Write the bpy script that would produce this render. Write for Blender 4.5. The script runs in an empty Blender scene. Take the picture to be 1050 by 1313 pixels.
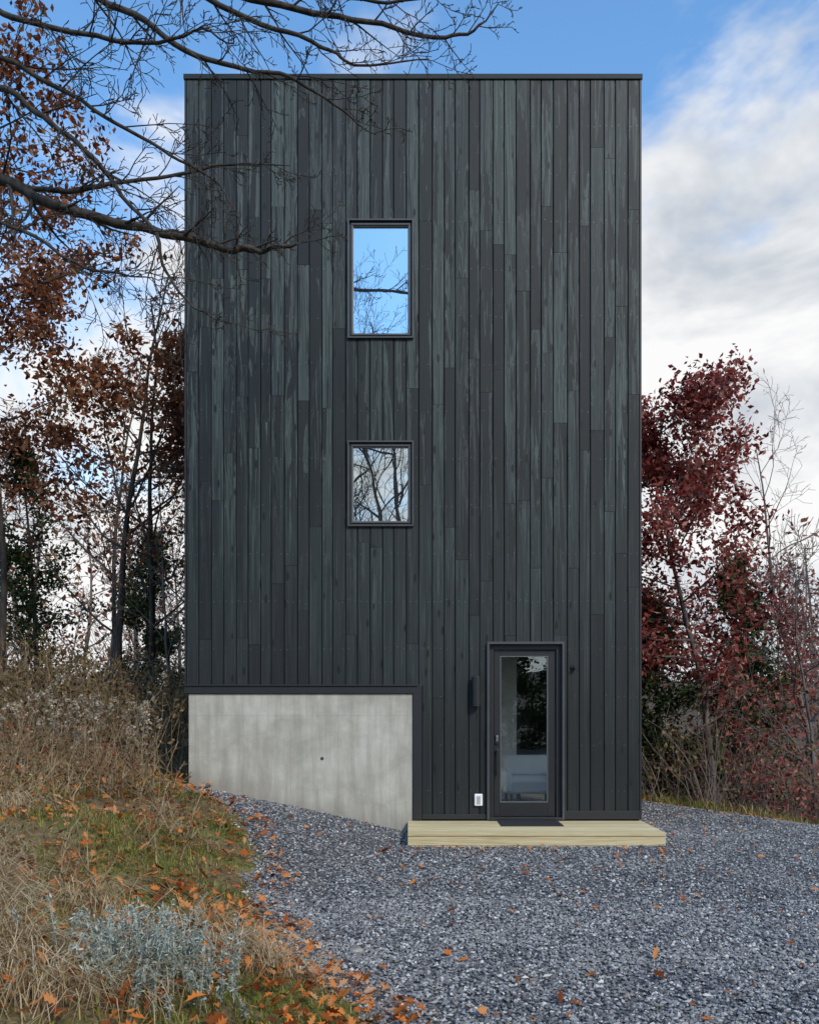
import bpy, math, random
import numpy as np
from mathutils import Vector
R=np.random.default_rng(7); random.seed(7)
S=bpy.context.scene
COL=S.collection
CAMY=-10.5; CAMZ=1.55

# ------------------------------------------------------------------ helpers
def np_mesh(name,V,F,mat=None,parent=None,smooth=False,attrs=None):
    V=np.asarray(V,dtype=np.float32); F=np.asarray(F,dtype=np.int32)
    me=bpy.data.meshes.new(name)
    me.vertices.add(len(V)); me.vertices.foreach_set("co",V.ravel())
    n,k=F.shape
    me.loops.add(n*k); me.loops.foreach_set("vertex_index",F.ravel())
    me.polygons.add(n); me.polygons.foreach_set("loop_start",np.arange(0,n*k,k,dtype=np.int32))
    me.update(calc_edges=True)
    me.polygons.foreach_set("use_smooth",np.full(n,bool(smooth)))
    if attrs:
        for an,(dom,arr) in attrs.items():
            a=me.attributes.new(an,'FLOAT',dom); a.data.foreach_set("value",np.asarray(arr,dtype=np.float32))
    if mat: me.materials.append(mat)
    ob=bpy.data.objects.new(name,me); COL.objects.link(ob)
    if parent: ob.parent=parent
    return ob
def empty(name,loc=(0,0,0)):
    e=bpy.data.objects.new(name,None); e.empty_display_size=.2; COL.objects.link(e); return e
BF=np.array([[0,3,2,1],[4,5,6,7],[0,1,5,4],[1,2,6,5],[2,3,7,6],[3,0,4,7]])
def boxes(name,L,mat,parent=None,bev=0,attrs=None,seg=2):
    V=[];F=[];
    for i,(x0,x1,y0,y1,z0,z1) in enumerate(L):
        V+= [(x0,y0,z0),(x1,y0,z0),(x1,y1,z0),(x0,y1,z0),(x0,y0,z1),(x1,y0,z1),(x1,y1,z1),(x0,y1,z1)]
        F.append(BF+8*i)
    ob=np_mesh(name,V,np.concatenate(F),mat,parent,attrs=attrs)
    if bev:
        m=ob.modifiers.new('bev','BEVEL'); m.width=bev; m.segments=seg; m.limit_method='ANGLE'
    return ob
def cyl(name,c,r,h,mat,parent=None,n=24,axis='z',r2=None):
    r2=r if r2 is None else r2
    a=np.linspace(0,2*np.pi,n,endpoint=False)
    V=[]
    ring=[(r*.94,-h/2),(r,-h/2+min(.006,h*.2)),(r2,h/2-min(.006,h*.2)),(r2*.94,h/2)]
    for rr,z in ring:
        for t in a:
            p=(rr*math.cos(t),rr*math.sin(t),z)
            if axis=='y': p=(p[0],p[2],p[1])
            if axis=='x': p=(p[2],p[0],p[1])
            V.append(tuple(np.add(p,c)))
    fs=[]
    for k in range(3):
        for i in range(n):
            j=(i+1)%n; fs.append((k*n+i,k*n+j,(k+1)*n+j,(k+1)*n+i))
    me=bpy.data.meshes.new(name); me.from_pydata(V,[],fs+[tuple(range(n))[::-1],tuple(range(3*n,4*n))])
    me.materials.append(mat); ob=bpy.data.objects.new(name,me); COL.objects.link(ob)
    if parent: ob.parent=parent
    return ob

class NT:
    def __init__(s,name):
        s.m=bpy.data.materials.new(name); s.m.use_nodes=True; s.t=s.m.node_tree
        s.b=s.t.nodes['Principled BSDF']; s.o=s.t.nodes['Material Output']
    def n(s,typ,**kw):
        nd=s.t.nodes.new(typ)
        for k,v in kw.items():
            if k in nd.inputs.keys(): 
                s.set(nd.inputs[k],v)
            else: setattr(nd,k,v)
        return nd
    def set(s,inp,v):
        if isinstance(v,bpy.types.NodeSocket): s.t.links.new(v,inp)
        else: inp.default_value=v
    def coord(s,scale=(1,1,1),kind='Object',off=None):
        tc=s.n('ShaderNodeTexCoord'); mp=s.n('ShaderNodeMapping'); s.t.links.new(tc.outputs[kind],mp.inputs['Vector'])
        mp.inputs['Scale'].default_value=scale
        if off is not None: s.t.links.new(off,mp.inputs['Location'])
        return mp.outputs[0]
    def noise(s,vec,scale=5,detail=4,rough=.5,dist=0):
        n=s.n('ShaderNodeTexNoise'); s.t.links.new(vec,n.inputs['Vector'])
        n.inputs['Scale'].default_value=scale;n.inputs['Detail'].default_value=detail;n.inputs['Roughness'].default_value=rough;n.inputs['Distortion'].default_value=dist
        return n.outputs['Fac']
    def ramp(s,fac,stops,interp='LINEAR'):
        r=s.n('ShaderNodeValToRGB'); s.t.links.new(fac,r.inputs[0]); cr=r.color_ramp; cr.interpolation=interp
        while len(cr.elements)<len(stops): cr.elements.new(.5)
        for e,(p,c) in zip(cr.elements,stops):
            e.position=p
            e.color=(c[0],c[1],c[2],1) if isinstance(c,(tuple,list)) else (c,c,c,1)
        return r.outputs[0]
    def mix(s,f,a,b,mode='MIX'):
        m=s.n('ShaderNodeMix',data_type='RGBA',blend_type=mode)
        for idx,v in ((0,f),(6,a),(7,b)):
            if isinstance(v,(tuple,list)) and len(v)==3: v=(*v,1)
            s.set(m.inputs[idx],v)
        return m.outputs[2]
    def math(s,op,a,b=0.0,c=None):
        m=s.n('ShaderNodeMath',operation=op); s.set(m.inputs[0],a); s.set(m.inputs[1],b)
        if c is not None: s.set(m.inputs[2],c)
        return m.outputs[0]
    def P(s,**kw):
        for k,v in kw.items():
            k=k.replace('_',' ')
            if isinstance(v,(tuple,list)) and len(v)==3: v=(*v,1)
            s.set(s.b.inputs[k],v)
        return s.m
    def attr(s,name):
        a=s.n('ShaderNodeAttribute',attribute_name=name); return a.outputs['Fac']
    def island(s): return s.n('ShaderNodeNewGeometry').outputs['Random Per Island']

def plain(name,c,rough=.5,metal=0,var=.12,scale=6,spec=.5):
    t=NT(name); v=t.noise(t.coord(),scale,3,.6)
    a=tuple(x*(1-var) for x in c); b=tuple(min(1,x*(1+var)) for x in c)
    col=t.ramp(v,[(.3,a),(.7,b)])
    return t.P(Base_Color=col,Roughness=rough,Metallic=metal,Specular_IOR_Level=spec)

def foliage(name,stops,trans=.35,alt=None):
    t=NT(name); isl=t.island()
    n=t.noise(t.coord(),1.1,1)
    f=t.math('ADD',t.math('MULTIPLY',isl,.75),t.math('MULTIPLY',t.math('SUBTRACT',n,.4),1.0))
    col=t.ramp(f,stops)
    if alt:
        k=t.ramp(t.math('ADD',t.noise(t.coord(),1.5,3,.6),t.math('MULTIPLY',t.math('SUBTRACT',isl,.5),.28)),[(.42,0.),(.53,1.)])
        col=t.mix(k,col,t.ramp(f,alt))
    df=t.n('ShaderNodeBsdfDiffuse'); t.t.links.new(col,df.inputs[0])
    tr=t.n('ShaderNodeBsdfTranslucent'); t.t.links.new(col,tr.inputs[0])
    mx=t.n('ShaderNodeMixShader'); mx.inputs[0].default_value=trans
    t.t.links.new(df.outputs[0],mx.inputs[1]); t.t.links.new(tr.outputs[0],mx.inputs[2]); t.t.links.new(mx.outputs[0],t.o.inputs[0])
    return t.m

# ------------------------------------------------------------------ materials
# black-stained wood
t=NT('black_stained_wood'); rnd=t.attr('rnd')
offn=t.n('ShaderNodeCombineXYZ'); t.set(offn.inputs[0],t.math('MULTIPLY',rnd,37.)); t.set(offn.inputs[2],t.math('MULTIPLY',rnd,91.)); t.set(offn.inputs[1],t.math('MULTIPLY',rnd,13.))
off=offn.outputs[0]
grain=t.noise(t.coord((46,46,.8),off=off),1,5,.78,.9)
patch=t.noise(t.coord((9,9,.42),off=off),1,5,.66,1.4)
big=t.noise(t.coord((.35,.35,.25)),1,1)
kc=t.coord((7.5,7.5,2.4),off=off)
vor=t.n('ShaderNodeTexVoronoi',feature='F1'); t.t.links.new(kc,vor.inputs['Vector']); vor.inputs['Scale'].default_value=1.0; vor.inputs['Randomness'].default_value=1
knot=t.ramp(vor.outputs['Distance'],[(.0,1.),(.11,1.),(.17,0.)])
g=t.ramp(grain,[(.34,(.007,.009,.009)),(.45,(.024,.031,.0305)),(.54,(.044,.056,.054)),(.63,(.078,.097,.092)),(.74,(.15,.175,.165))])
tint=t.ramp(rnd,[(0,(.50,.50,.52)),(.3,(.80,.83,.83)),(.6,(1.0,1.05,1.03)),(.85,(1.15,1.22,1.17)),(1,(1.3,1.38,1.32))])
sepz=t.n('ShaderNodeSeparateXYZ'); t.t.links.new(t.coord(),sepz.inputs[0])
c=t.mix(1.,g,tint,'MULTIPLY')
pr=t.math('ADD',patch,t.math('MULTIPLY',t.math('FRACT',t.math('MULTIPLY',rnd,7.31)),.20))
pm=t.ramp(pr,[(.565,0.),(.585,1.)])
edge=t.ramp(pr,[(.53,0.),(.562,.55),(.572,0.)])
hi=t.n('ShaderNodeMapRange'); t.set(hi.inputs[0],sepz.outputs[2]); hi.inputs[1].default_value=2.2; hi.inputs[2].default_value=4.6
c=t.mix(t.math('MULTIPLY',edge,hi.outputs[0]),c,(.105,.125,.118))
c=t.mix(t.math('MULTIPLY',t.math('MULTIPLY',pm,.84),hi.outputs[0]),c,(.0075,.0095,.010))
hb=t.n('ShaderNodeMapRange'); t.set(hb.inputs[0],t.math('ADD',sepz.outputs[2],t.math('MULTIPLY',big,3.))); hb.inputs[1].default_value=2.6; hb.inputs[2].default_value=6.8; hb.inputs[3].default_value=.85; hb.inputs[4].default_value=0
c=t.mix(hb.outputs[0],c,(.012,.0125,.013))  # lower boards darker; the upper part's sky sheen is put into the colour
c=t.mix(t.math('MULTIPLY',knot,.9),c,(.004,.0045,.0045))
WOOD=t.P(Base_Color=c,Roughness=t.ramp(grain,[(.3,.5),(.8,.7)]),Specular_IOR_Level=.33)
BLACK=plain('black_trim_metal',(.016,.0165,.018),.42)
FRAME=plain('charcoal_window_frame',(.06,.062,.064),.4)
BLACKW=plain('black_painted_trim',(.013,.0135,.015),.55,scale=3)
CAP=plain('dark_green_flashing',(.018,.026,.025),.6,spec=.25)
CORE=plain('weather_barrier',(.003,.003,.0035),.9,spec=.1)
# concrete
t=NT('cast_concrete')
n1=t.noise(t.coord(),1.6,7,.68,.3); n2=t.noise(t.coord((9,9,1)),1,4,.6)
c=t.ramp(n1,[(.28,(.29,.27,.225)),(.5,(.45,.425,.36)),(.72,(.60,.575,.505))])
c=t.mix(t.ramp(n2,[(.35,.55),(.6,0.)]),c,(.28,.26,.21))
sp=t.n('ShaderNodeSeparateXYZ'); t.t.links.new(t.coord(),sp.inputs[0])
seam=t.math('LESS_THAN',t.math('ABSOLUTE',t.math('SUBTRACT',t.math('FRACT',t.math('MULTIPLY',sp.outputs[0],1/.61)),.5)),.006)
seam2=t.math('LESS_THAN',t.math('ABSOLUTE',t.math('SUBTRACT',sp.outputs[2],1.42)),.0035)
c=t.mix(t.math('MULTIPLY',t.math('MAXIMUM',seam,seam2),.3),c,(.2,.19,.17))
pore=t.n('ShaderNodeTexVoronoi'); t.t.links.new(t.coord(),pore.inputs[0]); pore.inputs['Scale'].default_value=22
c=t.mix(t.ramp(pore.outputs['Distance'],[(0.,.7),(.07,.6),(.11,0.)]),c,(.17,.16,.14))
gm=t.n('ShaderNodeMapRange'); t.set(gm.inputs[0],t.math('ADD',t.math('ADD',sp.outputs[2],t.math('MULTIPLY',sp.outputs[0],.235)),t.math('MULTIPLY',n2,.25))); gm.inputs[1].default_value=.05; gm.inputs[2].default_value=.32; gm.inputs[3].default_value=.5; gm.inputs[4].default_value=0
c=t.mix(gm.outputs[0],c,(.22,.19,.15))
CONC=t.P(Base_Color=c,Roughness=.85)
# deck lumber
t=NT('pressure_treated_pine'); isl=t.island()
gr=t.noise(t.coord((2.0,60,60)),1,4,.6,.8)
c=t.ramp(gr,[(.3,(.46,.36,.17)),(.55,(.67,.56,.33)),(.75,(.80,.70,.46))])
c=t.mix(1.,c,t.ramp(isl,[(0,(.78,.76,.72)),(1,(1.05,1.05,1.05))]),'MULTIPLY')
PINE=t.P(Base_Color=c,Roughness=.65)
# glass
def glassmat(name,refl,trans,col=(.80,.90,.93,1)):
    t=NT(name); gl=t.n('ShaderNodeBsdfGlossy'); gl.inputs['Color'].default_value=col; gl.inputs['Roughness'].default_value=.003
    bn=t.n('ShaderNodeBump'); t.t.links.new(t.noise(t.coord(),1.4,1),bn.inputs['Height']); bn.inputs['Strength'].default_value=.06; bn.inputs['Distance'].default_value=.05
    t.t.links.new(bn.outputs[0],gl.inputs['Normal'])
    t.P(Base_Color=(.03,.034,.036),Roughness=.2)
    mx=t.n('ShaderNodeMixShader'); mx.inputs[0].default_value=refl
    if trans:
        tr=t.n('ShaderNodeBsdfTransparent'); tr.inputs[0].default_value=(.92,.95,.95,1); t.t.links.new(tr.outputs[0],mx.inputs[1])
    else: t.t.links.new(t.b.outputs[0],mx.inputs[1])
    t.t.links.new(gl.outputs[0],mx.inputs[2]); t.t.links.new(mx.outputs[0],t.o.inputs[0]); return t.m
GLASS=glassmat('coated_window_glass',.66,False); DGLASS=glassmat('door_glass',.16,True)
SGLASS=glassmat('side_glass',.04,True)
WHITE=plain('white_plaster',(.84,.84,.82),.8,var=.04); WPLASTIC=plain('white_plastic',(.8,.8,.78),.35,var=.03)
FLOOR=plain('interior_floor',(.22,.17,.13),.5); STEEL=plain('brushed_steel',(.5,.5,.5),.3,1.)
RUBBER=plain('doormat_rubber',(.02,.02,.022),.9,scale=60,var=.5)
def bark(name,a,b):
    t=NT(name); n=t.noise(t.coord((14,14,3)),1,3,.65,.5)
    return t.P(Base_Color=t.ramp(n,[(.3,a),(.7,b)]),Roughness=.9,Specular_IOR_Level=.15)
BARK=bark('dark_bark',(.022,.018,.015),(.085,.072,.06))
BARKG=bark('grey_bark',(.06,.05,.043),(.19,.165,.15))
BARKP=bark('pale_brown_twigs',(.10,.075,.062),(.24,.19,.165))
STEM=bark('dry_stems',(.14,.09,.05),(.38,.29,.18))
RUSSET=foliage('russet_oak_leaves',[(.1,(.075,.024,.012)),(.4,(.21,.070,.032)),(.65,(.34,.135,.065)),(.9,(.44,.25,.14))],.4)
MAROON=foliage('maroon_oak_leaves',[(.1,(.07,.014,.014)),(.4,(.23,.048,.042)),(.65,(.40,.12,.10)),(.9,(.52,.26,.22))],.4)
CEDAR=foliage('cedar_foliage',[(.1,(.012,.020,.009)),(.5,(.045,.068,.027)),(.9,(.10,.125,.05))],.15)
BRUSHL=foliage('dry_brush_leaves',[(.1,(.07,.035,.016)),(.4,(.19,.11,.05)),(.7,(.35,.23,.11)),(.95,(.22,.21,.08))])
SILVER=foliage('silver_leaves',[(.1,(.19,.23,.19)),(.5,(.38,.42,.37)),(.9,(.58,.62,.56))],.2)
GRASS=foliage('grass_blades',[(.05,(.08,.055,.022)),(.3,(.22,.15,.06)),(.5,(.36,.25,.12)),(.75,(.54,.41,.23)),(.95,(.66,.54,.36))],.3,
   alt=[(.05,(.045,.07,.012)),(.3,(.12,.155,.028)),(.55,(.24,.26,.05)),(.8,(.40,.37,.11)),(.95,(.56,.47,.22))])
STRAW=foliage('straw_blades',[(.1,(.22,.13,.06)),(.5,(.48,.36,.20)),(.9,(.72,.60,.42))],.3)
LITTER=foliage('fallen_oak_leaves',[(.1,(.14,.04,.014)),(.35,(.40,.11,.028)),(.6,(.66,.22,.05)),(.8,(.48,.25,.12)),(1,(.66,.42,.26))],.2)
FLUFF=foliage('seed_heads',[(.1,(.25,.19,.12)),(.5,(.45,.38,.28)),(.9,(.62,.56,.46))],.3)
t=NT('crushed_stone'); isl=t.island()
c=t.ramp(isl,[(0,(.05,.050,.052)),(.35,(.125,.126,.132)),(.7,(.235,.235,.24)),(.92,(.40,.395,.385)),(1,(.68,.65,.59))])
c=t.mix(t.ramp(t.noise(t.coord(),1.6,3),[(.4,0.),(.65,.4)]),c,(.33,.315,.295))
STONE=t.P(Base_Color=c,Roughness=.75)
ROCK=plain('field_stone',(.3,.28,.25),.85,var=.4)

# ground
t=NT('ground_surface'); bm=t.attr('bank')
vo=t.n('ShaderNodeTexVoronoi'); t.t.links.new(t.coord(),vo.inputs[0]); vo.inputs['Scale'].default_value=34
vc=t.n('ShaderNodeSeparateColor'); t.t.links.new(vo.outputs['Color'],vc.inputs[0])
gravel=t.ramp(vc.outputs[0],[(0,(.04,.04,.042)),(.5,(.115,.115,.12)),(1,(.28,.275,.27))])
gravel=t.mix(t.ramp(vo.outputs['Distance'],[(.25,0.),(.7,.8)]),gravel,(.02,.022,.028))
sn=t.noise(t.coord(),5,5,.65); sn2=t.noise(t.coord(),1.3,3); sn3=t.noise(t.coord(),42,3,.7)
soil=t.ramp(t.math('ADD',t.math('MULTIPLY',sn,.5),t.math('MULTIPLY',sn3,.5)),[(.32,(.05,.032,.018)),(.5,(.15,.10,.055)),(.66,(.32,.23,.13))])
soil=t.mix(t.ramp(sn2,[(.44,0.),(.58,.7)]),soil,t.ramp(sn3,[(.35,(.05,.065,.012)),(.65,(.17,.19,.04))]))
m=t.ramp(t.math('ADD',bm,t.math('MULTIPLY',t.math('SUBTRACT',sn,.5),.7)),[(.42,0.),(.58,1.)])
c=t.mix(m,gravel,soil)
far=t.attr('far'); fcol=t.ramp(t.noise(t.coord(),.35,4,.7),[(.3,(.025,.022,.014)),(.5,(.075,.052,.035)),(.7,(.13,.09,.06))])
c=t.mix(far,c,fcol)
GROUND=t.P(Base_Color=c,Roughness=.9,Specular_IOR_Level=.2)

# ------------------------------------------------------------------ terrain
def hnoise(x,y):
    return (np.sin(x*1.7+y*.9)*np.cos(y*1.3-x*.6)+.5*np.sin(x*3.9-y*2.7+1.)+.3*np.sin(x*7.1+y*6.3))
def sstep(a,b,x):
    t=np.clip((x-a)/(b-a),0,1); return t*t*(3-2*t)
def bank_d(x,y):
    s0=np.interp(y,[-14,-6.3,-5,-2.8,-1.2,0,6],[1.5,.1,-.65,-.75,-.25,.15,.15]); return s0-x
def bank_edge(x,y):   # where the gravel stops and the planted bank begins
    e=np.interp(y,[-14,-6.3,-5.2,-4,-2.8,-1.2,-.3,.6,6],[1.2,-.15,-.85,-1.15,-1.35,-1.95,-2.7,-3.0,-3.0]); return e-x
def H(x,y):
    x=np.asarray(x,float); y=np.asarray(y,float)
    d=bank_d(x,y); sl=np.interp(y,[-14,-6.3,-3.5,-1.2,0,3],[.3,.3,.40,.30,.24,.22])
    r=np.maximum(d,0); r=r*r/(r+.25)*sl*1.05
    r=np.where(r>0,1.35*(1-np.exp(-r/1.15))*1.0,0)
    z=-.09+r
    e=.877*(x-3.96)+.48*(y-3.5)
    ee=np.maximum(e,0); z=z-2.1*(1-np.exp(-ee*ee/(ee+.8)*.22))
    bl=np.maximum(y-7,0); z=z-1.2*(1-np.exp(-bl*.08))*(x<0)-0
    m=sstep(0,.5,bank_edge(x,y))
    z=z+.035*m*hnoise(x,y)+.012*hnoise(x*.5,y*.5)
    rad=np.hypot(x,y); z=z+sstep(45,160,rad)*7+sstep(45,120,rad)*hnoise(x*.02,y*.02)*1.5
    return z
def axis(lo,hi,step,far,n):
    a=np.arange(lo,hi+1e-6,step); g=np.geomspace(step*1.2,far,n)
    return np.concatenate([lo-g[::-1],a,hi+g])
gx=axis(-7,7,.1,600,50); gy=axis(-10.5,7,.1,600,50)
X,Y=np.meshgrid(gx,gy); Z=H(X,Y); V=np.stack([X,Y,Z],-1).reshape(-1,3)
nx,ny=len(gx),len(gy); i=np.arange(nx*ny).reshape(ny,nx)
F=np.stack([i[:-1,:-1],i[:-1,1:],i[1:,1:],i[1:,:-1]],-1).reshape(-1,4)
ee=.877*(X-3.96)+.48*(Y-3.5)
bankm=np.maximum(sstep(-.15,.25,bank_edge(X,Y)),np.maximum(sstep(0,.6,ee-.3),sstep(5.5,7,Y))).ravel()
farm=sstep(12,30,np.hypot(X,Y)).ravel()
np_mesh('ground',V,F,GROUND,smooth=True,attrs={'bank':('POINT',bankm),'far':('POINT',farm)})

# ------------------------------------------------------------------ house
house=empty('black_clad_house')
XL,XR,ZT=-2.88,2.97,9.63; DEP=8.6; ZB=.09
holes=[(-3.1,.16,-1,1.81),(.995,1.975,-1,2.36),(-.785,.045,6.265,7.775),(-.785,.045,3.855,4.935)]
def subtract(rects,h):
    out=[]
    for (a,b,c,d,rn) in rects:
        ha,hb,hc,hd=h
        if hb<=a or ha>=b or hd<=c or hc>=d: out.append((a,b,c,d,rn)); continue
        if c<hc: out.append((a,b,c,hc,rn))
        if d>hd: out.append((a,b,hd,d,rn))
        c2,d2=max(c,hc),min(d,hd)
        if a<ha: out.append((a,ha,c2,d2,rn))
        if b>hb: out.append((hb,b,c2,d2,rn))
    return [r for r in out if r[1]-r[0]>.006 and r[3]-r[2]>.01]
def board_rects(u0,u1,z0,z1,holes,n,seed):
    rg=random.Random(seed); w=(u1-u0)/n; rs=[]
    ed=[u0+k*w+(rg.uniform(-.014,.014) if 0<k<n else 0) for k in range(n+1)]
    for k in range(n):
        a=ed[k]; b=ed[k+1]; js=[]; z=z0+rg.uniform(.9,4.8)
        while z<z1-.5: js.append(z); z+=rg.uniform(1.6,4.2)
        zs=[z0]+js+[z1]
        for q in range(len(zs)-1):
            col=[(a,b,zs[q]+(.0018 if q else 0),zs[q+1]-.0018,rg.random())]
            for h in holes: col=subtract(col,h)
            rs+=col
    return rs
def boards(name,rects,fn):
    V=[];F=[];A=[]; g=.0036; ch=.006; th=.02
    for (a,b,c,d,rn) in rects:
        i=len(V); a+=g; b-=g
        if b-a<.016: ch2=.001
        else: ch2=ch
        jit=(rn*7.7%1-.5)*.004
        for (u,z,dep) in [(a,c,th),(b,c,th),(b,d,th),(a,d,th),(a,c,ch2),(b,c,ch2),(b,d,ch2),(a,d,ch2),(a+ch2,c,0),(b-ch2,c,0),(b-ch2,d,0),(a+ch2,d,0)]:
            V.append(fn(u,z,dep+jit*(dep<.015)))
        for f in [(0,1,5,4),(1,2,6,5),(2,3,7,6),(3,0,4,7),(4,5,9,8),(5,6,10,9),(6,7,11,10),(7,4,8,11),(8,9,10,11)]:
            F.append([i+q for q in f]); A.append(rn)
    return np_mesh(name,V,F,WOOD,house,attrs={'rnd':('FACE',A)})
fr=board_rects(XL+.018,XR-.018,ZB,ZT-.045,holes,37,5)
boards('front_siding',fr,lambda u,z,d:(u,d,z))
added_win=(.5,2.75,.4,2.45)  # unseen side window, added to let skylight into the room
boards('right_siding',board_rects(.0,DEP,ZB,ZT-.045,[added_win],54,6),lambda u,z,d:(XR-d,u+.0,z))
boards('left_siding',board_rects(.0,DEP,1.81,ZT-.045,[],54,8),lambda u,z,d:(XL+d,u,z))
boards('rear_siding',board_rects(XL+.018,XR-.018,ZB,ZT-.045,[],37,9),lambda u,z,d:(u,DEP+.0-d+.002,z))
boxes('corner_trim',[(XL-.004,XL+.017,-.004,.03,1.82,ZT-.045),(XR-.017,XR+.004,-.004,.03,ZB,ZT-.045)],BLACKW,house)
core=[(XL+.022,XR-.022,-.5,ZT-.05,0)]
for h in holes: core=subtract(core,h)
boxes('front_wall_core',[(a,b,.0215,.22,c,d) for a,b,c,d,_ in core],CORE,house)
sc=subtract([(.222,DEP-.03,-.5,ZT-.05,0)],added_win)
boxes('right_wall_core',[(XR-.22,XR-.0215,a,b,c,d) for a,b,c,d,_ in sc],CORE,house)
boxes('left_wall_core',[(XL+.0215,XL+.22,.222,DEP-.03,1.7,ZT-.05)],CORE,house)
boxes('rear_wall_core',[(XL+.222,XR-.222,DEP-.2,DEP-.02,-.5,ZT-.05)],CORE,house)
boxes('roof_deck',[(XL+.03,XR-.03,.03,DEP-.03,ZT-.049,ZT-.02)],CORE,house)
boxes('roof_flashing',[(XL-.015,XR+.015,-.018,.10,ZT-.045,ZT+.02),(XL-.015,XL+.10,.101,DEP,ZT-.045,ZT+.02),(XR-.10,XR+.015,.101,DEP,ZT-.045,ZT+.02),(XL-.015,XR+.015,DEP+.001,DEP+.1,ZT-.045,ZT+.02)],CAP,house,.004)
boxes('concrete_foundation',[(-2.83,.04,.004,.25,-.8,1.70),(-2.83,-2.6,.251,DEP-.04,-.8,1.699),(.041,2.93,.03,.25,-.8,.085)],CONC,house)
cyl('form_tie_hole',(-1.12,.002,.87),.022,.008,plain('tie_hole_plug',(.06,.055,.05),.9),house,12,'y')
boxes('base_trim',[(XL-.005,.16,-.022,.0212,1.705,1.815),(XL-.005,.1,-.04,-.0225,1.80,1.818),(.045,.16,-.022,.0212,ZB-.0,1.7045),(.165,.99,-.014,-.002,ZB,.155),(1.98,2.95,-.014,-.002,ZB,.20),
   (XL-.012,XL+.02,.022,DEP,1.705,1.812)],BLACKW,house,.003)
def ring(x0,x1,z0,z1,w,y0,y1):
    return [(x0,x1,y0,y1,z1-w,z1),(x0,x1,y0,y1,z0,z0+w),(x0,x0+w,y0,y1,z0+w+.0003,z1-w-.0003),(x1-w,x1,y0,y1,z0+w+.0003,z1-w-.0003)]
GASK=plain('grey_gasket',(.26,.27,.27),.5)
for (x0,x1,z0,z1) in [holes[2],holes[3]]:
    a,b,c,d=x0+.0,x1-.0,z0,z1
    boxes('window_casing',ring(a-.008,b+.008,c-.008,d+.008,.020,-.034,.10),FRAME,house,.002)
    boxes('window_reveal',ring(a+.0125,b-.0125,c+.0125,d-.0125,.022,.004,.11),BLACKW,house)
    boxes('window_frame',ring(a+.035,b-.035,c+.035,d-.035,.024,-.010,.11),FRAME,house,.003)
    boxes('window_gasket',ring(a+.0592,b-.0592,c+.0592,d-.0592,.007,.008,.09),GASK,house)
    boxes('window_pane',[(a+.066,b-.066,.034,.04,c+.066,d-.066)],GLASS,house)
a,b,c,d=added_win
boxes('added_side_window_frame',[(XR-.12,XR+.02,a,b,c,c+.05),(XR-.12,XR+.02,a,b,d-.05,d),(XR-.12,XR+.02,a,a+.05,c+.051,d-.051),(XR-.12,XR+.02,b-.05,b,c+.051,d-.051)],BLACK,house)
boxes('added_side_window_pane',[(XR-.06,XR-.055,a+.051,b-.051,c+.051,d-.051)],SGLASS,house)
# interior seen through the door
DARKW=plain('dark_interior_paint',(.022,.022,.024),.6)  # near-black put into the colour so the door glass reads dark inside
boxes('interior_partition',[(.80,.86,.222,5,.1,2.55)],WHITE,house)
boxes('interior_back_wall',[(.861,1.66,2.2,2.26,.1,2.55)],WHITE,house)
boxes('interior_dark_wall',[(1.6605,2.74,4.3,4.36,.1,2.55),(1.6605,1.72,2.2,4.299,.1,2.55)],DARKW,house)
boxes('interior_ceiling',[(.80,2.748,.222,5,2.551,2.6)],DARKW,house)
boxes('interior_floor_slab',[(.80,2.748,.222,5,.04,.1)],FLOOR,house)
boxes('reflection_standin_chair',[(1.42,2.1,1.2,1.9,.28,.50),(1.42,2.1,1.8,2.0,.501,.80),(1.34,1.46,1.15,1.95,.3,.62),(2.06,2.18,1.15,1.95,.3,.62)],WHITE,house,.055,seg=4)  # added white chair shape, stands in for a car reflected in the door glass
boxes('standin_chair_legs',[(x,x+.04,y,y+.04,.1,.279) for x in (1.44,2.04) for y in (1.24,1.84)],BLACK,house)
# door
def ring3(x0,x1,z0,z1,w,y0,y1):
    return [(x0,x1,y0,y1,z1-w,z1),(x0,x0+w,y0,y1,z0,z1-w-.0003),(x1-w,x1,y0,y1,z0,z1-w-.0003)]
boxes('door_casing',ring3(.99,1.98,ZB,2.365,.03,-.05,.12),FRAME,house,.003)
boxes('door_jamb',ring3(1.0205,1.9495,.092,2.3345,.065,.02,.14),BLACK,house,.003)
boxes('door_threshold',[(1.021,1.949,-.06,.18,.078,.118)],BLACK,house,.004)
dx0,dx1=1.092,1.878
boxes('door_slab',[(dx0,dx0+.075,.05,.095,.125,2.262),(dx1-.095,dx1,.05,.095,.125,2.262),(dx0+.0753,dx1-.0953,.05,.095,2.19,2.262),(dx0+.0753,dx1-.0953,.05,.095,.125,.30)],BLACK,house,.003)
boxes('door_glazing_bead',ring(dx0+.0755,dx1-.0955,.3005,2.1895,.010,.045,.09),plain('steel_bead',(.2,.2,.2),.4,.6),house)
boxes('door_pane',[(dx0+.086,dx1-.106,.07,.078,.311,2.179)],DGLASS,house)
boxes('door_lock_keypad',[(dx0+.012,dx0+.058,.028,.049,1.05,1.17)],BLACK,house,.008)
boxes('keypad_face',[(dx0+.02,dx0+.05,.024,.0275,1.09,1.16)],STEEL,house,.003)
cyl('door_handle_rose',(dx0+.035,.035,.95),.028,.03,BLACK,house,24,'y')
boxes('door_pull',[(dx0+.02,dx0+.05,-.02,.0,.66,.99),(dx0+.024,dx0+.046,.001,.049,.93,.96),(dx0+.024,dx0+.046,.001,.049,.68,.71)],BLACK,house,.008)
wl=empty('wall_lamp')
boxes('back_plate',[(.815,.885,-.018,-.001,1.60,1.88)],BLACK,wl,.004)
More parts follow.
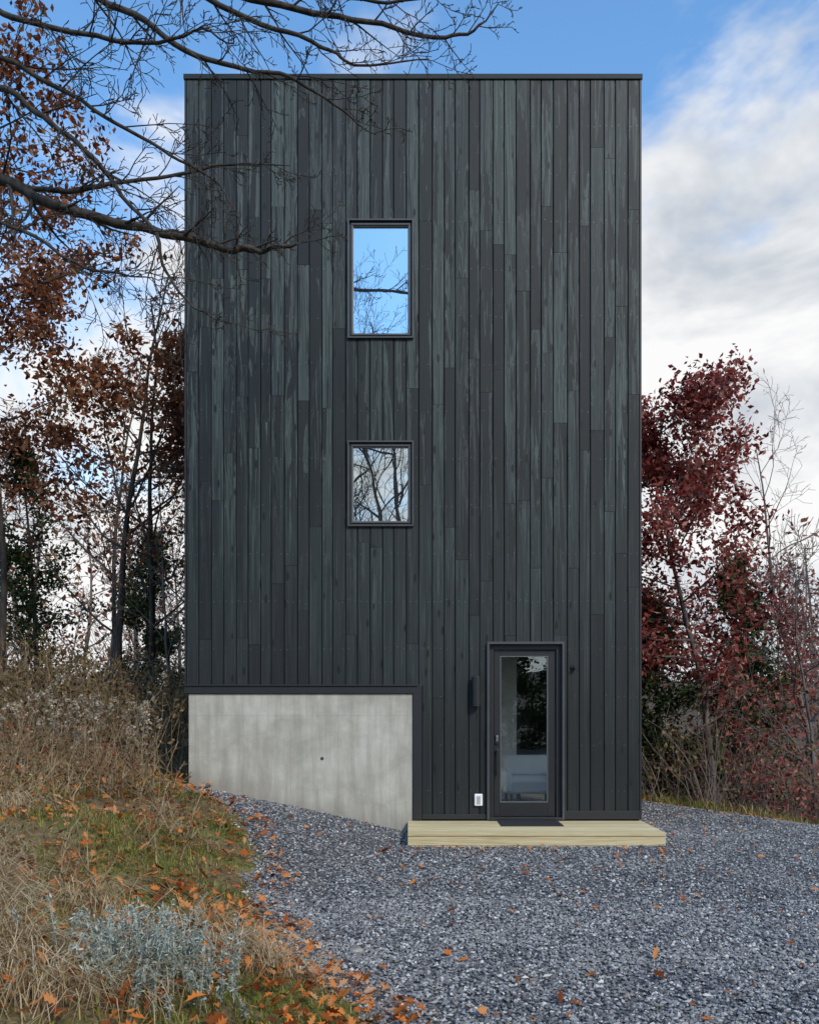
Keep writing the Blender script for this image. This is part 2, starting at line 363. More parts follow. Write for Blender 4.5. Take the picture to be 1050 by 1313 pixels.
cyl('lamp_tube',(.85,-.075,1.735),.056,.37,BLACK,wl,32)
boxes('bracket',[(.835,.865,-.03,-.0185,1.70,1.77)],BLACK,wl)
cyl('lower_lens',(.85,-.075,1.548),.045,.006,plain('frosted_lens',(.5,.5,.48),.4),wl)
ol=empty('outdoor_outlet')
boxes('cover',[(.83,.935,-.035,-.0145+.01,.265,.42)],WPLASTIC,ol,.012)
boxes('receptacle',[(.86,.905,-.041,-.0355,.29,.39)],plain('grey_plastic',(.4,.4,.4),.4),ol,.004)
vt=empty('small_wall_fitting')  # small dark round fitting on the wall beside the door
cyl('mount',(2.10,-.012,2.05),.035,.024,BLACK,vt,20,'y'); cyl('head',(2.115,-.05,2.045),.024,.06,BLACK,vt,20,'y')
nv=[];nf=[]
a8=np.linspace(0,2*np.pi,6,endpoint=False)
w=(XR-XL-.036)/37
for k in range(37):
    for z in np.arange(.45,9.4,.61):
        for s in (.25,.75):
            x=XL+.018+(k+s)*w; zz=z+R.normal(0,.012)
            if any(h[0]-.02<x<h[1]+.02 and h[2]-.02<zz<h[3]+.02 for h in holes) or R.random()<(.2 if 2.5<z<3.4 else .5): continue
            b=len(nv); nv+=[(x+.004*math.cos(q),-.0028,zz+.004*math.sin(q)) for q in a8]
            nf.append([b,b+1,b+2,b+3]); nf.append([b,b+3,b+4,b+5])
np_mesh('siding_nails',nv,nf,plain('galvanised_nail',(.28,.29,.29),.4,.3),house)

# deck
deck=empty('wooden_deck')
L=[];n=7;w=1.0/n
for k in range(n): L.append((-.02,2.97,-1.02+k*w+.003,-1.02+(k+1)*w-.003,.037,.075))
boxes('deck_boards',L,PINE,deck,.004)
boxes('fascia',[(-.02,2.97,-1.006,-.97,-.075,.0365),(-.02,.018,-.969,-.02,-.075,.0365),(2.932,2.97,-.969,-.02,-.075,.0365),(-.005,2.95,-1.0,-.975,-.15,-.0755)],PINE,deck,.003)
boxes('joists',[(x,x+.04,-.968,-.02,-.14,.036) for x in (.5,1.0,1.5,2.0,2.5)],PINE,deck)
mat=empty('door_mat')
boxes('mat_pad',[(1.12,1.88,-.52,-.08,.0765,.09)],RUBBER,mat,.004)
boxes('mat_rib',[(1.14+i*.04,1.16+i*.04,-.50,-.10,.0903,.094) for i in range(18)],RUBBER,mat)

# ------------------------------------------------------------------ plants
def tubes(lines,k=5):
    V=[];F=[];o=0
    ang=np.linspace(0,2*np.pi,k,endpoint=False); ca,sa=np.cos(ang),np.sin(ang)
    for P,r in lines:
        P=np.asarray(P,float); r=np.asarray(r,float); n=len(P)
        T=np.gradient(P,axis=0); T/=np.linalg.norm(T,axis=1,keepdims=True)+1e-9
        ref=np.array([0,0,1.]) if abs(T[0,2])<.8 else np.array([1.,0,0])
        A=np.cross(T,ref); A/=np.linalg.norm(A,axis=1,keepdims=True)+1e-9; B=np.cross(T,A)
        ringv=P[:,None,:]+r[:,None,None]*(ca[None,:,None]*A[:,None,:]+sa[None,:,None]*B[:,None,:])
        V.append(ringv.reshape(-1,3))
        q=np.arange(n-1)[:,None]*k; j=np.arange(k)[None,:]; j2=(j+1)%k
        F.append(np.stack([q+j,q+j2,q+k+j2,q+k+j],-1).reshape(-1,4)+o); o+=n*k
    return np.concatenate(V),np.concatenate(F)
def unit(v): return v/(math.sqrt(v[0]*v[0]+v[1]*v[1]+v[2]*v[2])+1e-9)
def grow(rg,p,d,L,r,lvl,P,lines,tips,zmin=None):
    n=max(4,int(L/P.get('seg',.35)))+1; n=min(n,22)
    pts=[p.copy()]; d=unit(d); st=L/(n-1); wig=P['wig'][lvl]; up=P['up'][lvl]
    for i in range(n-1):
        d=unit(d+rg.normal(0,wig,3)+np.array([0,0,up])); pts.append(pts[-1]+d*st)
    pts=np.array(pts); tt=np.linspace(0,1,n); rr=r*(1-tt*P.get('taper',.85))
    rr=np.maximum(rr,P.get('rmin',.003)); lines.append((pts,rr))
    if lvl>=P.get('tiplvl',2): tips.append(pts[1:])
    if lvl>=P['max']: return
    spawn(rg,pts,rr,L,lvl,P,lines,tips)
def spawn(rg,pts,rr,L,lvl,P,lines,tips):
    n=len(pts); K=P['kids'][lvl]; s0=P['start'][lvl]
    for c in range(K):
        t=s0+(1-s0)*(c+rg.random())/K; f=t*(n-1); i=min(int(f),n-2); w=f-i
        q=pts[i]*(1-w)+pts[i+1]*w; T=unit(pts[i+1]-pts[i])
        ra=unit(np.cross(T,rg.normal(0,1,3))); an=math.radians(P['ang'][lvl]*rg.uniform(.7,1.25))
        nd=T*math.cos(an)+ra*math.sin(an)
        cl=L*P['ratio'][lvl]*(1-P.get('cone',.5)*(t-s0)/(1-s0+1e-6))*rg.uniform(.6,1.2)
        grow(rg,q,nd,cl,max(P.get('rmin',.003),rr[i]*P.get('rr',.55)),lvl+1,P,lines,tips)
def leafquads(rg,C,s,asp=.55):
    N=len(C); a=rg.normal(0,1,(N,3)); a/=np.linalg.norm(a,axis=1,keepdims=True)
    b=np.cross(a,rg.normal(0,1,(N,3))); b/=np.linalg.norm(b,axis=1,keepdims=True)
    s=(s*rg.uniform(.6,1.3,N))[:,None]
    nrm=np.cross(a,b)*s*.25
    V=np.stack([C-a*s,C+b*s*asp-a*s*.1+nrm,C+a*s,C-b*s*asp+a*s*.15+nrm],1).reshape(-1,3)
    return V,np.arange(4*N).reshape(N,4)
DEC=dict(max=3,kids=[16,7,5],start=[.25,.2,.15],ang=[55,45,45],ratio=[.42,.5,.5],wig=[.05,.12,.16,.2],up=[.03,.06,.04,.02],cone=.55,tiplvl=2,rmin=.004,rr=.5)
def tree(name,x,y,h,r,seed,P=DEC,bk=BARK,lm=None,nl=0,ls=.06,lfilt=None,lean=(0,0),sig=.14,k=4,clump=.9):
    rg=np.random.default_rng(seed); par=empty(name); lines=[];tips=[]
    p=np.array([x,y,float(H(x,y))-.1])
    grow(rg,p,np.array([lean[0],lean[1],1.]),h,r,0,P,lines,tips)
    V,F=tubes(lines,k); np_mesh('trunk_and_limbs',V,F,bk,par,True)
    if lm:
        T=np.concatenate(tips)
        if lfilt is not None: T=T[lfilt(T,rg)]
        cl=np.sin(T[:,0]*2.3+seed)*np.sin(T[:,1]*2.1)*np.sin(T[:,2]*1.9+seed)
        T=T[rg.random(len(T))<np.clip(.62+clump*cl,.06,1)]
        C=T[rg.integers(0,len(T),nl)]+rg.normal(0,sig,(nl,3))-np.array([0,0,.03])
        V,F=leafquads(rg,C,ls); np_mesh('leaves',V,F,lm,par)
    return par
# right side
RED=dict(DEC,kids=[26,9,5],start=[.25,.15,.1],ratio=[.33,.5,.5],cone=.45,ang=[62,45,45])
tree('red_oak_tree',5.75,5.0,8.1,.085,11,RED,BARKG,MAROON,16000,.062,sig=.17,clump=.5,lfilt=lambda T,rg:T[:,2]>1.9+.5*np.sin(T[:,0]*4))
tree('red_oak_tree',8.2,8.6,6.6,.07,12,RED,BARKG,MAROON,2600,.06,sig=.16,lfilt=lambda T,rg:T[:,2]>1.5)
tree('bare_tree',8.6,5.5,9.3,.08,13,DEC,BARKP)
tree('bare_tree',9.8,9.0,10,.09,14,DEC,BARKP)
tree('bare_tree',5.2,8.4,7.2,.06,15,DEC,BARKG,RUSSET,500,.05)
tree('bare_tree',7.4,4.4,5.2,.05,16,DEC,BARKG,MAROON,700,.055,lfilt=lambda T,rg:T[:,2]<2.0)
# left side
OAK=dict(DEC,start=[.4,.2,.15],kids=[18,7,5])
tree('russet_oak_tree',-5.45,4.4,9.0,.085,21,OAK,BARK,RUSSET,8000,.065,lfilt=lambda T,rg:(T[:,2]>3.8)&(T[:,2]<8.2))
tree('russet_oak_tree',-6.7,2.2,12.0,.13,22,dict(DEC,start=[.45,.2,.15],kids=[18,8,5],ratio=[.3,.5,.5]),BARK,RUSSET,6500,.06,lfilt=lambda T,rg:(T[:,2]>6.4))
tree('russet_oak_tree',-8.2,6.0,10.0,.1,23,dict(DEC,start=[.35,.2,.15]),BARK,RUSSET,7000,.065,lfilt=lambda T,rg:(T[:,2]>3.4))
tree('bare_tree',-5.15,5.6,8.4,.08,24,DEC,BARK,RUSSET,1100,.055)
tree('bare_tree',-4.5,7.5,7.5,.06,25,DEC,BARKP,CEDAR,1500,.05,lfilt=lambda T,rg:(T[:,2]>4.2))
tree('bare_tree',-7.0,9.0,9.0,.08,26,DEC,BARKG,RUSSET,1200,.07)
tree('bare_tree',-4.2,4.2,5.0,.04,28,DEC,BARKP,RUSSET,350,.05)
CED=dict(max=2,kids=[46,8],start=[.06,.1],ang=[80,45],ratio=[.33,.45],wig=[.02,.08,.1],up=[0.02,.02,.0],cone=.9,tiplvl=1,rmin=.004,rr=.35)
for (x,y,h,s) in [(-8.6,8.4,6.8,31),(-6.9,11,5.5,33),(6.7,6.4,5.6,34),(8.9,12,5.0,35),(5.15,6.3,4.6,36)]:
    tree('cedar_tree',x,y,h,.08,s,CED,BARK,CEDAR,6500,.06,sig=.13)
# trees standing behind the photographer (mirrored in the glass)
for i,(x,y,h) in enumerate([(-1.4,-16.5,13),(.2,-18.5,14.5),(3.0,-20,14),(-3.9,-19,13),(-.6,-14.6,12.5)]):
    tree('bare_tree',x,y,h,.12,50+i,dict(DEC,kids=[22,8,5]),BARK,RUSSET if i==3 else None,600,.06)
for (x,y,h,s) in [(1.6,-22,4.6,61),(3.9,-21,5.2,62),(6.0,-22.5,5.0,63)]:
    tree('cedar_tree',x,y,h,.1,s,dict(CED,ratio=[.42,.45]),BARK,CEDAR,5000,.09,sig=.16)

# big bare tree whose limbs reach across the yard
def at(a,b,dist):
    return np.array([(a-525)/1050*dist,CAMY+dist,CAMZ+(905-b)/1050*dist])
rg=np.random.default_rng(77); par=empty('overhanging_bare_tree'); lines=[];tips=[]
tx,ty=-5.0,-3.6
tr=np.array([[tx,ty,float(H(tx,ty))-.2],[tx+.03,ty,3.0],[tx-.05,ty+.05,5.0],[tx+.1,ty,7.0],[tx+.2,ty-.1,9.0],[tx+.1,ty,11.5]]); lines.append((tr,[.2,.16,.14,.12,.09,.03]))
BR=dict(max=3,kids=[0,0,4],start=[.1,.12,.15],ang=[40,42,42],ratio=[.3,.45,.45],wig=[.1,.13,.17,.2],up=[0,.0,.01,.02],cone=.4,rmin=.0028,rr=.5,seg=.12,taper=.8)
limbs=[
 ([(-230,150,6.9),(-110,215,6.9),(0,228,6.9),(60,258,6.8),(150,287,6.8),(222,303,6.7),(290,318,6.7),(335,323,6.6),(380,312,6.6)],.055,.013,18),
 ([(-230,300,6.9),(-60,262,7.),(10,232,7.),(90,248,7.1),(150,232,7.2),(230,218,7.3),(300,208,7.3),(372,212,7.4)],.03,.004,14),
 ([(-200,100,6.9),(-60,85,6.6),(0,112,6.5),(60,150,6.4),(105,190,6.3),(150,235,6.3),(200,300,6.2),(212,350,6.2),(245,392,6.2),(285,412,6.2)],.03,.004,14),
 ([(-200,-60,7.1),(-40,-40,7.1),(100,-25,7.),(170,18,7.),(240,65,6.9),(300,88,6.9),(370,98,6.8),(425,135,6.8),(482,172,6.8)],.035,.004,16),
 ([(-200,-120,7.1),(60,-70,7.3),(230,-20,7.4),(320,22,7.4),(400,55,7.4),(455,82,7.4),(550,75,7.5)],.035,.004,12),
 ([(-190,-190,7.1),(120,-90,7.6),(300,-8,7.8),(400,14,7.9),(490,34,8.),(570,48,8.),(615,36,8.),(640,2,8.)],.04,.004,14),
 ([(-200,20,6.9),(-40,0,6.5),(30,28,6.4),(110,45,6.4),(190,52,6.3),(250,40,6.2),(300,55,6.2)],.028,.004,16),
 ([(-150,310,6.9),(-20,270,6.7),(60,310,6.6),(110,348,6.6),(160,352,6.6),(205,360,6.6)],.02,.003,11),
 ([(-190,-150,7.0),(200,-110,6.6),(330,-60,6.5),(420,-12,6.5),(500,5,6.5),(570,-5,6.5)],.03,.004,10),
 ([(-200,60,6.9),(-60,55,6.6),(20,88,6.6),(90,120,6.5),(150,160,6.5),(215,200,6.5),(280,235,6.5),(310,290,6.5)],.024,.004,12),
]
for pts,r0,r1,kk in limbs:
    W=np.array([at(*p) for p in pts]); 
    W[0]=np.array([tx+.05,ty,W[0][2]])
    D=[];
    for i in range(len(W)-1):
        for s in np.linspace(0,1,5,endpoint=False): D.append(W[i]*(1-s)+W[i+1]*s)
    D.append(W[-1]); D=np.array(D); 
    D[1:-1]+=rg.normal(0,.02,D[1:-1].shape); 
    D[1:-1]=(D[:-2]+2*D[1:-1]+D[2:])/4
    rr=np.linspace(1,0,len(D))**.8*(r0-r1)+r1
    lines.append((D,rr))
    P=dict(BR,kids=[kk,6,3]); spawn(rg,D[6:],np.maximum(rr[6:]*.8,.006),2.5,0,P,lines,tips)
V,F=tubes(lines,6); np_mesh('trunk_and_limbs',V,F,BARK,par,True)

# distant woods (one object)
rg=np.random.default_rng(5); protos=[]
DD=dict(max=2,kids=[16,9],start=[.2,.15],ang=[50,45],ratio=[.36,.5],wig=[.05,.13,.18],up=[.02,.05,.03],cone=.5,rmin=.012,rr=.45,seg=.9)
for s in range(6):
    L=[];tp=[]; grow(np.random.default_rng(200+s),np.zeros(3),np.array([0,0,1.]),10,.13,0,DD,L,tp); protos.append((tubes(L,3),np.concatenate(tp)))
VV=[];FF=[];o=0; LC=[]
for i in range(150):
    a=rg.uniform(-.8,.8); d=rg.uniform(20,60); 
    if i%5==0: a=rg.uniform(2.4,3.9); d=rg.uniform(24,60)
    x=math.sin(a)*d; y=math.cos(a)*d-2
    (pv,pf),tp=protos[i%6]; s=rg.uniform(.6,1.1); th=rg.uniform(0,6.28); c,sn=math.cos(th),math.sin(th)
    M=np.array([[c,-sn,0],[sn,c,0],[0,0,1]])*s; off=np.array([x,y,float(H(x,y))-.2])
    VV.append(pv@M.T+off); FF.append(pf+o); o+=len(pv)
    if rg.random()<.4: 
        q=tp[rg.integers(0,len(tp),160)]@M.T+off+rg.normal(0,.3,(160,3)); LC.append(q)
dw=empty('distant_woods')
np_mesh('bare_trunks',np.concatenate(VV),np.concatenate(FF),BARKP,dw)
LC=np.concatenate(LC); V,F=leafquads(rg,LC,.13); np_mesh('distant_leaves',V,F,RUSSET,dw)

# understory brush
def brush(name,pts,hmin,hmax,nstem,nleaf,seed,lm=BRUSHL,ls=.03,stem=BARKP,arch=.25,kids=3):
    rg=np.random.default_rng(seed); lines=[];tp=[]
    P=dict(max=1,kids=[kids],start=[.3],ang=[38],ratio=[.42],wig=[.12,.16],up=[.0,.0],cone=.4,tiplvl=0,rmin=.0025,rr=.6,seg=.25,taper=.75)
    for (x,y) in pts:
        for _ in range(nstem):
            dx,dy=rg.normal(0,.16,2); h=rg.uniform(hmin,hmax)
            P['up']=[-.05*arch*4,0]
            grow(rg,np.array([x+dx,y+dy,float(H(x+dx,y+dy))-.03]),np.array([rg.normal(0,.35),rg.normal(0,.35),1]),h,.008,0,P,lines,tp)
    par=empty(name); V,F=tubes(lines,3); np_mesh('stems',V,F,stem,par)
    T=np.concatenate(tp); C=T[rg.integers(0,len(T),nleaf)]+rg.normal(0,.05,(nleaf,3)); V,F=leafquads(rg,C,ls); np_mesh('dry_leaves',V,F,lm,par)
rg=np.random.default_rng(9)
L1=[(x,y) for x,y in zip(rg.uniform(-9,-3.3,80),rg.uniform(.2,7,80))]
brush('dry_brush',L1,.8,2.0,8,13000,1,ls=.036,stem=STEM)
L2=[(x,y) for x,y in zip(rg.uniform(4.0,12,130),rg.uniform(2.6,12,130)) if .877*(x-3.96)+.48*(y-3.5)>.5]
brush('dry_brush',L2,1.0,2.6,8,14000,2,ls=.04)
brush('dry_brush',[(x,y) for x,y in zip(rg.uniform(5.6,9,20),rg.uniform(2.5,6,20)) if .877*(x-3.96)+.48*(y-3.5)>.9],1.0,1.8,6,2200,3,lm=MAROON,ls=.045,stem=BARKG)
L3=[(x,y) for x,y in zip(rg.uniform(-14,14,130),rg.uniform(10,20,130))]
brush('dry_brush',L3,1.5,3.4,6,13000,4,ls=.075,stem=BARKG)
L5=[(x,y) for x,y in zip(rg.uniform(-4.5,-1.4,46),rg.uniform(-6.3,-.3,46)) if bank_edge(x,y)>.6]
brush('bramble_patch',L5,.2,.55,6,2600,6,ls=.020,stem=STEM)
L6=[(x,y) for x,y in zip(rg.uniform(-4.6,-3.0,24),rg.uniform(-3.0,-.2,24)) if bank_edge(x,y)>.6]
brush('bramble_patch',L6,.4,.8,6,1300,7,lm=RUSSET,ls=.022,stem=STEM)

# goldenrod gone to seed
def weeds(name,pts,hh,seed):
    rg=np.random.default_rng(seed); lines=[];C=[]
    for x,y in pts:
        for _ in range(4):
            bx,by=x+rg.normal(0,.12),y+rg.normal(0,.12); b=np.array([bx,by,float(H(bx,by))])
            a=rg.uniform(0,6.28); h=hh*rg.uniform(.6,1.1); t=np.linspace(0,1,8)[:,None]
            P=b+np.concatenate([np.cos(a)*.35*h*t**2.5,np.sin(a)*.35*h*t**2.5,h*(t-.12*t**4)],1)
            lines.append((P,np.linspace(.004,.0018,8)))
            for q in range(7):
                p=P[5]*(1-q/7)+P[7]*q/7; dd=unit(np.array([rg.normal(),rg.normal(),.4]))*rg.uniform(.06,.13)
                E=np.array([p,p+dd*.6+[0,0,.01],p+dd-[0,0,.02]]); lines.append((E,[.0018,.0015,.001]))
                for _ in range(9): C.append(p+dd*rg.uniform(.3,1)+rg.normal(0,.01,3))
            for q in range(6):
                p=P[1+q%5]; C.append(p+rg.normal(0,.03,3))
    par=empty(name); V,F=tubes(lines,3); np_mesh('stalks',V,F,STEM,par); V,F=leafquads(rg,np.array(C),.016,.7); np_mesh('seed_plumes',V,F,FLUFF,par)
weeds('goldenrod_patch',[(-3.05,-1.2),(-3.2,-.7),(-3.3,-2.2),(-3.9,-3.0),(-4.0,-1.8),(-3.8,-.5),(-4.4,-.2),(-3.5,-.1),(-4.6,-1.2),(-4.1,.8)],1.15,3)

# grass
def blades(rg,X,Y,h,w,lean,droop,zoff=0):
    N=len(X); Z=H(X,Y)+zoff; a=rg.uniform(0,2*np.pi,N); h=h*rg.uniform(.45,1.2,N); ln=lean*rg.uniform(.2,1.3,N)
    dx,dy=np.cos(a),np.sin(a); V=[]
    for t,ww in ((0,1.),(.35,.9),(.7,.6),(1.,.08)):
        ox=ln*h*t**1.7; oz=h*(t-droop*t**2.6)
        cx=X+dx*ox; cy=Y+dy*ox; cz=Z+oz
        for s in (-1,1): V.append(np.stack([cx-dy*w*ww*s,cy+dx*w*ww*s,cz],-1))
    V=np.stack(V,1).reshape(-1,3); b=np.arange(N)[:,None,None]*8
    F=(np.array([[0,1,3,2],[2,3,5,4],[4,5,7,6]])[None]+b).reshape(-1,4)
    return V,F
def scatter(rg,n,x0,x1,y0,y1,cond): 
    x=rg.uniform(x0,x1,n); y=rg.uniform(y0,y1,n); m=cond(x,y); return x[m],y[m]
rg=np.random.default_rng(44)
inside=lambda x,y: ~((x>-2.9)&(x<3.)&(y>-.02)&(y<9))
def bankcond(lo,den=.5): 
    return lambda x,y: (bank_edge(x,y)+.28*hnoise(x*2,y*2)*.4>lo)&inside(x,y)&(rg.random(len(x))<np.clip(den+.6*hnoise(x*1.5+3,y*1.3),.15,1))
grass=empty('grass')
x,y=scatter(rg,85000,-4.6,.6,-7.9,1.0,bankcond(.05,.55))
V,F=blades(rg,x,y,.075,.0032,1.0,.45); np_mesh('short_blades',V,F,GRASS,grass)
x,y=scatter(rg,15000,-8,-1.2,-7.4,6,bankcond(.6,.4))
V,F=blades(rg,x,y,.24,.003,.9,.6); np_mesh('tall_blades',V,F,GRASS,grass)
x,y=scatter(rg,12000,3.5,9,1.5,8,lambda x,y:(.877*(x-3.96)+.48*(y-3.5)>.15))
V,F=blades(rg,x,y,.3,.004,.7,.4); np_mesh('slope_blades',V,F,GRASS,grass)
tx_=[];ty_=[]
for (cx,cy,n) in [(-2.25,-6.2,600),(-2.05,-6.6,450),(-1.9,-5.6,260),(-1.0,-5.9,260),(-.8,-6.1,220),(-1.3,-5.3,200),(-2.9,-5.0,400),(-3.3,-3.8,250),(-4.0,-1.2,400),(-1.2,-7.1,200),(-1.75,-6.9,400),(-2.0,-7.1,300),(-2.5,-5.7,300),(-3.9,-3.3,300),(-1.5,-7.25,250)]:
    tx_.append(rg.normal(cx,.10,n)); ty_.append(rg.normal(cy,.10,n))
V,F=blades(rg,np.concatenate(tx_),np.concatenate(ty_),.40,.0028,1.1,.8); np_mesh('straw_tussocks',V,F,STRAW,grass)

# silvery shrub
rg=np.random.default_rng(61); lines=[];C=[]
for i in range(130):
    bx,by=rg.normal(-1.17,.17),rg.normal(-6.80,.17); b=np.array([bx,by,float(H(bx,by))]); a=rg.uniform(0,6.28); h=rg.uniform(.14,.32); l=rg.uniform(.1,.6)
    t=np.linspace(0,1,7)[:,None]; P=b+np.concatenate([np.cos(a)*l*h*t**1.4,np.sin(a)*l*h*t**1.4,h*t],1); lines.append((P,np.linspace(.003,.0015,7)))
    for q in range(60):
        u=rg.uniform(.2,1); j=min(int(u*6),5); p=P[j]*(1-(u*6-j))+P[j+1]*(u*6-j); C.append(p+rg.normal(0,.010,3))
par=empty('silver_wormwood_plant'); V,F=tubes(lines,4); np_mesh('stems',V,F,plain('silver_stem',(.3,.3,.25),.8),par); V,F=leafquads(rg,np.array(C),.012,.36); np_mesh('feathery_leaves',V,F,SILVER,par)

# fallen oak leaves: lobed outline, curled
def litter(rg,X,Y,size,zo=.012,zr=0):
    out=np.array([(0,-1.05),(.12,-.7),(.38,-.62),(.2,-.35),(.55,-.1),(.25,.05),(.5,.42),(.18,.42),(0,.95),(-.2,.45),(-.5,.4),(-.25,.05),(-.55,-.12),(-.2,-.35),(-.36,-.6),(-.12,-.7)])
    n=len(out); Vs=[];Fs=[]
    HH=H(X,Y)
    for i,(x,y) in enumerate(zip(X,Y)):
        s=size*rg.uniform(.55,1.35); th=rg.uniform(0,6.28); c,sn=math.cos(th),math.sin(th); cu=rg.uniform(.1,.9); cv=rg.uniform(-.4,.5)
        P=np.concatenate([out,[(0,0)]])*[rg.uniform(.8,1.2),1]; z=cu*P[:,0]**2+cv*P[:,1]**2*.6
        tilt=rg.normal(0,.4,2); z=z+P[:,0]*tilt[0]+P[:,1]*tilt[1]; z=z-z.min()
        g=HH[i]+zo+zr*rg.random()
        Vs.append(np.stack([x+s*(P[:,0]*c-P[:,1]*sn),y+s*(P[:,0]*sn+P[:,1]*c),g+s*z],-1))
        b=i*(n+1); Fs.append([[b+k,b+(k+1)%n,b+n] for k in range(n)])
    return np.concatenate(Vs),np.concatenate(Fs)
rg=np.random.default_rng(71)
X1,Y1=scatter(rg,3200,-2.6,.6,-8.0,-4.6,lambda x,y:(bank_edge(x,y)>-.25)&(rg.random(len(x))<np.where(bank_edge(x,y)<.6,.95,.5)))
X2,Y2=scatter(rg,1900,-5,-1,-5,1,lambda x,y:(bank_edge(x,y)>-.3)&inside(x,y))
X3,Y3=scatter(rg,650,-2.5,5,-7.6,2.5,lambda x,y:(bank_edge(x,y)<0)&inside(x,y)&~((x>-.1)&(x<3.1)&(y>-1.15)))
X4,Y4=scatter(rg,60,-.3,3,-1.5,-1.06,lambda x,y:x<9)
X5,Y5=scatter(rg,900,3.5,8,1,6,lambda x,y:(.877*(x-3.96)+.48*(y-3.5)>.0))
V,F=litter(rg,np.concatenate([X1,X2]),np.concatenate([Y1,Y2]),.040,.03,.05)
V2,F2=litter(rg,np.concatenate([X3,X4,X5]),np.concatenate([Y3,Y4,Y5]),.034,.02)
np_mesh('fallen_leaves',np.concatenate([V,V2]),np.concatenate([F,F2+len(V)]),LITTER)

# gravel stones
OC=np.array([(1,0,0),(-1,0,0),(0,1,0),(0,-1,0),(0,0,1),(0,0,-1)],float)
OF=np.array([(0,2,4),(2,1,4),(1,3,4),(3,0,4),(2,0,5),(1,2,5),(3,1,5),(0,3,5)])
def stones(rg,x,y,s,zo):
    N=len(x); V=OC[None]*rg.uniform(.6,1.15,(N,6,1))+rg.normal(0,.22,(N,6,3)); V*=np.array([1,1,.7])
    a=rg.uniform(0,6.28,N); c,sn=np.cos(a),np.sin(a); ex=rg.uniform(.8,1.4,N)
    Vx=V[:,:,0]*ex[:,None]; Vy=V[:,:,1]/ex[:,None]
    s=(s*rg.uniform(.5,1.35,N))[:,None]
    o=np.stack([x[:,None]+s*(Vx*c[:,None]-Vy*sn[:,None]),y[:,None]+s*(Vx*sn[:,None]+Vy*c[:,None]),(H(x,y)+zo*rg.random(N))[:,None]+s*V[:,:,2]],-1)
    return o.reshape(-1,3),(OF[None]+6*np.arange(N)[:,None,None]).reshape(-1,3)
rg=np.random.default_rng(81)
gc=lambda x,y:(bank_edge(x,y)-.15*hnoise(x*3,y*3)*.4<.12)&inside(x,y)&(.877*(x-3.96)+.48*(y-3.5)<.45)&~((x>0)&(x<2.95)&(y>-.98)&(y<0))
def dens(n,x0,x1,y0,y1): return scatter(rg,n,x0,x1,y0,y1,gc)
xs=[];ys=[]
for a in (dens(54000,-1.6,4.0,-7.2,-3.6),dens(50000,-3.2,5.8,-3.6,.6),dens(10000,2.95,6.4,.6,4.2)): xs.append(a[0]);ys.append(a[1])
V,F=stones(rg,np.concatenate(xs),np.concatenate(ys),.014,.014); np_mesh('gravel',V,F,STONE)
rg=np.random.default_rng(3)
for (x,y,s) in [(-1.98,-6.75,.06),(-.35,-5.1,.03)]:
    bpy.ops.mesh.primitive_ico_sphere_add(subdivisions=3,radius=s,location=(x,y,float(H(x,y))+s*.25)); o=bpy.context.object; o.name='rock'; o.scale=(1.4,1,.6)
    for v in o.data.vertices: v.co*=1+.18*math.sin(v.co.x/s*3+x)*math.cos(v.co.y/s*2.3)+.05*rg.random()
    o.data.materials.append(ROCK)

# ------------------------------------------------------------------ sky and sun
w=bpy.data.worlds.new("World"); S.world=w; w.use_nodes=True; nt=w.node_tree; nt.nodes.clear()
def N(t,**k):
    n=nt.nodes.new(t)
    for a,b in k.items(): setattr(n,a,b)
    return n
lk=nt.links.new
out=N('ShaderNodeOutputWorld'); bg=N('ShaderNodeBackground'); bg.inputs[1].default_value=.15; lk(bg.outputs[0],out.inputs[0])
sdir=Vector((.45,-.75,.72)).normalized(); el=math.asin(sdir.z); rot=math.atan2(sdir.x,sdir.y)
sky=N('ShaderNodeTexSky',sky_type='NISHITA'); sky.sun_disc=False; sky.sun_elevation=el; sky.sun_rotation=rot; sky.air_density=1.0; sky.dust_density=.4; sky.ozone_density=2.0
tc=N('ShaderNodeTexCoord'); sp=N('ShaderNodeSeparateXYZ'); lk(tc.outputs['Generated'],sp.inputs[0])
def M(op,a,b=0.0):
    n=N('ShaderNodeMath',operation=op)
    for i,v in ((0,a),(1,b)):
        if isinstance(v,bpy.types.NodeSocket): lk(v,n.inputs[i])
        else: n.inputs[i].default_value=v
    return n.outputs[0]
mp=N('ShaderNodeMapping'); lk(tc.outputs['Generated'],mp.inputs[0]); mp.inputs['Scale'].default_value=(1,1,1.9); mp.inputs['Location'].default_value=(.3,.1,.2); mp.inputs['Rotation'].default_value=(0,.5,0)
def NZ(scale,det,dist=0):
    n=N('ShaderNodeTexNoise'); lk(mp.outputs[0],n.inputs['Vector']); n.inputs['Scale'].default_value=scale; n.inputs['Detail'].default_value=det; n.inputs['Roughness'].default_value=.58; n.inputs['Distortion'].default_value=dist; return n.outputs['Fac']
nz=NZ(2.6,6,.25); nz2=NZ(4.2,5,.3)
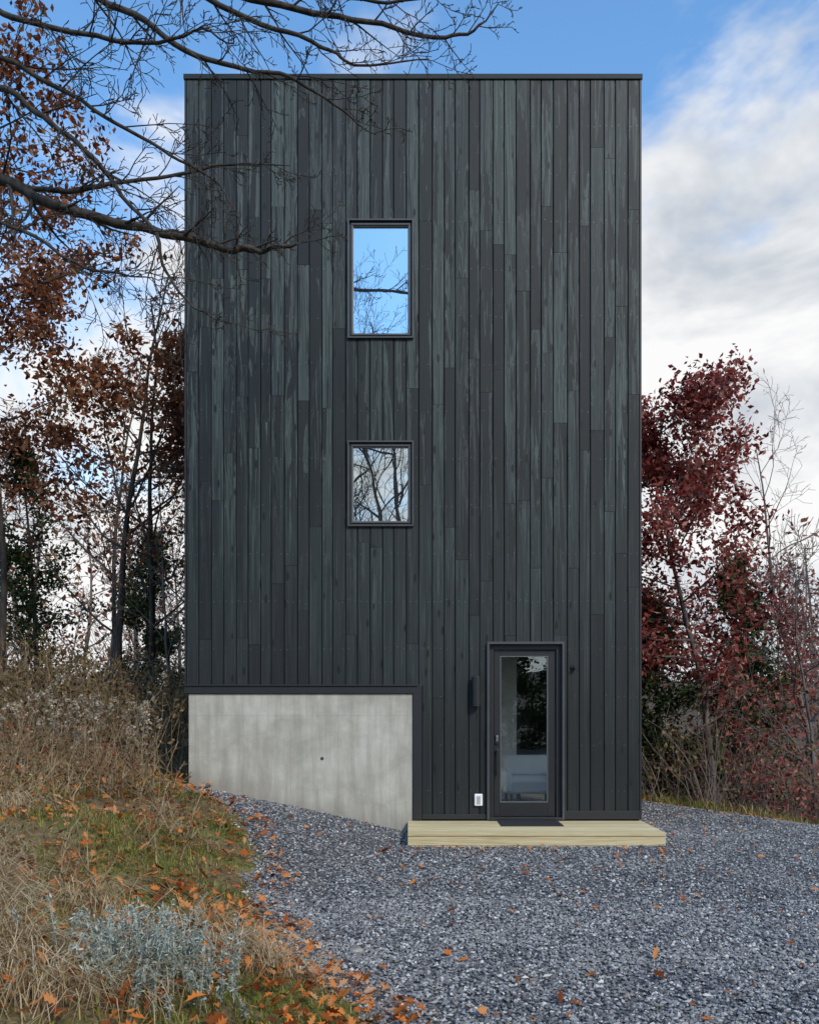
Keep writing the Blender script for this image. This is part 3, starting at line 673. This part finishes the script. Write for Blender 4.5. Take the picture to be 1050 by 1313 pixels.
g=M('ADD',M('MULTIPLY',M('SUBTRACT',sp.outputs[2],.45),-2.5),M('MULTIPLY',sp.outputs[0],.80))
g=M('ADD',g,.5); g=M('ADD',g,M('MULTIPLY',M('SUBTRACT',nz,.5),2.3)); g=M('SUBTRACT',g,M('MULTIPLY',M('LESS_THAN',sp.outputs[1],0.),.45))
mr=N('ShaderNodeMapRange',interpolation_type='SMOOTHSTEP'); lk(g,mr.inputs[0]); mr.inputs[1].default_value=.24; mr.inputs[2].default_value=.64
cr=N('ShaderNodeValToRGB'); lk(nz2,cr.inputs[0]); cr.color_ramp.elements[0].position=.34; cr.color_ramp.elements[0].color=(.58,.63,.70,1); cr.color_ramp.elements[1].position=.55; cr.color_ramp.elements[1].color=(1,1,1,1)
cs=N('ShaderNodeVectorMath',operation='SCALE'); lk(cr.outputs[0],cs.inputs[0]); cs.inputs['Scale'].default_value=6.5
gn=N('ShaderNodeVectorMath',operation='MULTIPLY'); lk(sky.outputs[0],gn.inputs[0]); gn.inputs[1].default_value=(1.3,1.8,2.0)
mx=N('ShaderNodeMix',data_type='RGBA'); lk(mr.outputs[0],mx.inputs[0]); lk(gn.outputs[0],mx.inputs[6]); lk(cs.outputs[0],mx.inputs[7]); lk(mx.outputs[2],bg.inputs[0])
sl=bpy.data.lights.new('sun','SUN'); sl.energy=2.6; sl.angle=math.radians(8); sl.color=(1,.92,.80)
so=bpy.data.objects.new('sun',sl); COL.objects.link(so); so.rotation_euler=(-sdir).to_track_quat('-Z','Y').to_euler(); so.location=(5,-10,15)

# ------------------------------------------------------------------ camera
cd=bpy.data.cameras.new('camera'); cam=bpy.data.objects.new('camera',cd); COL.objects.link(cam)
cam.location=(0,CAMY,CAMZ); cam.rotation_euler=(math.radians(90),0,0)
cd.sensor_fit='HORIZONTAL'; cd.sensor_width=36; cd.lens=36; cd.shift_y=(905-656.5)/1050; cd.clip_start=.05; cd.clip_end=2000
S.camera=cam
S.view_settings.view_transform='Standard'; S.view_settings.look='None'; S.view_settings.exposure=0
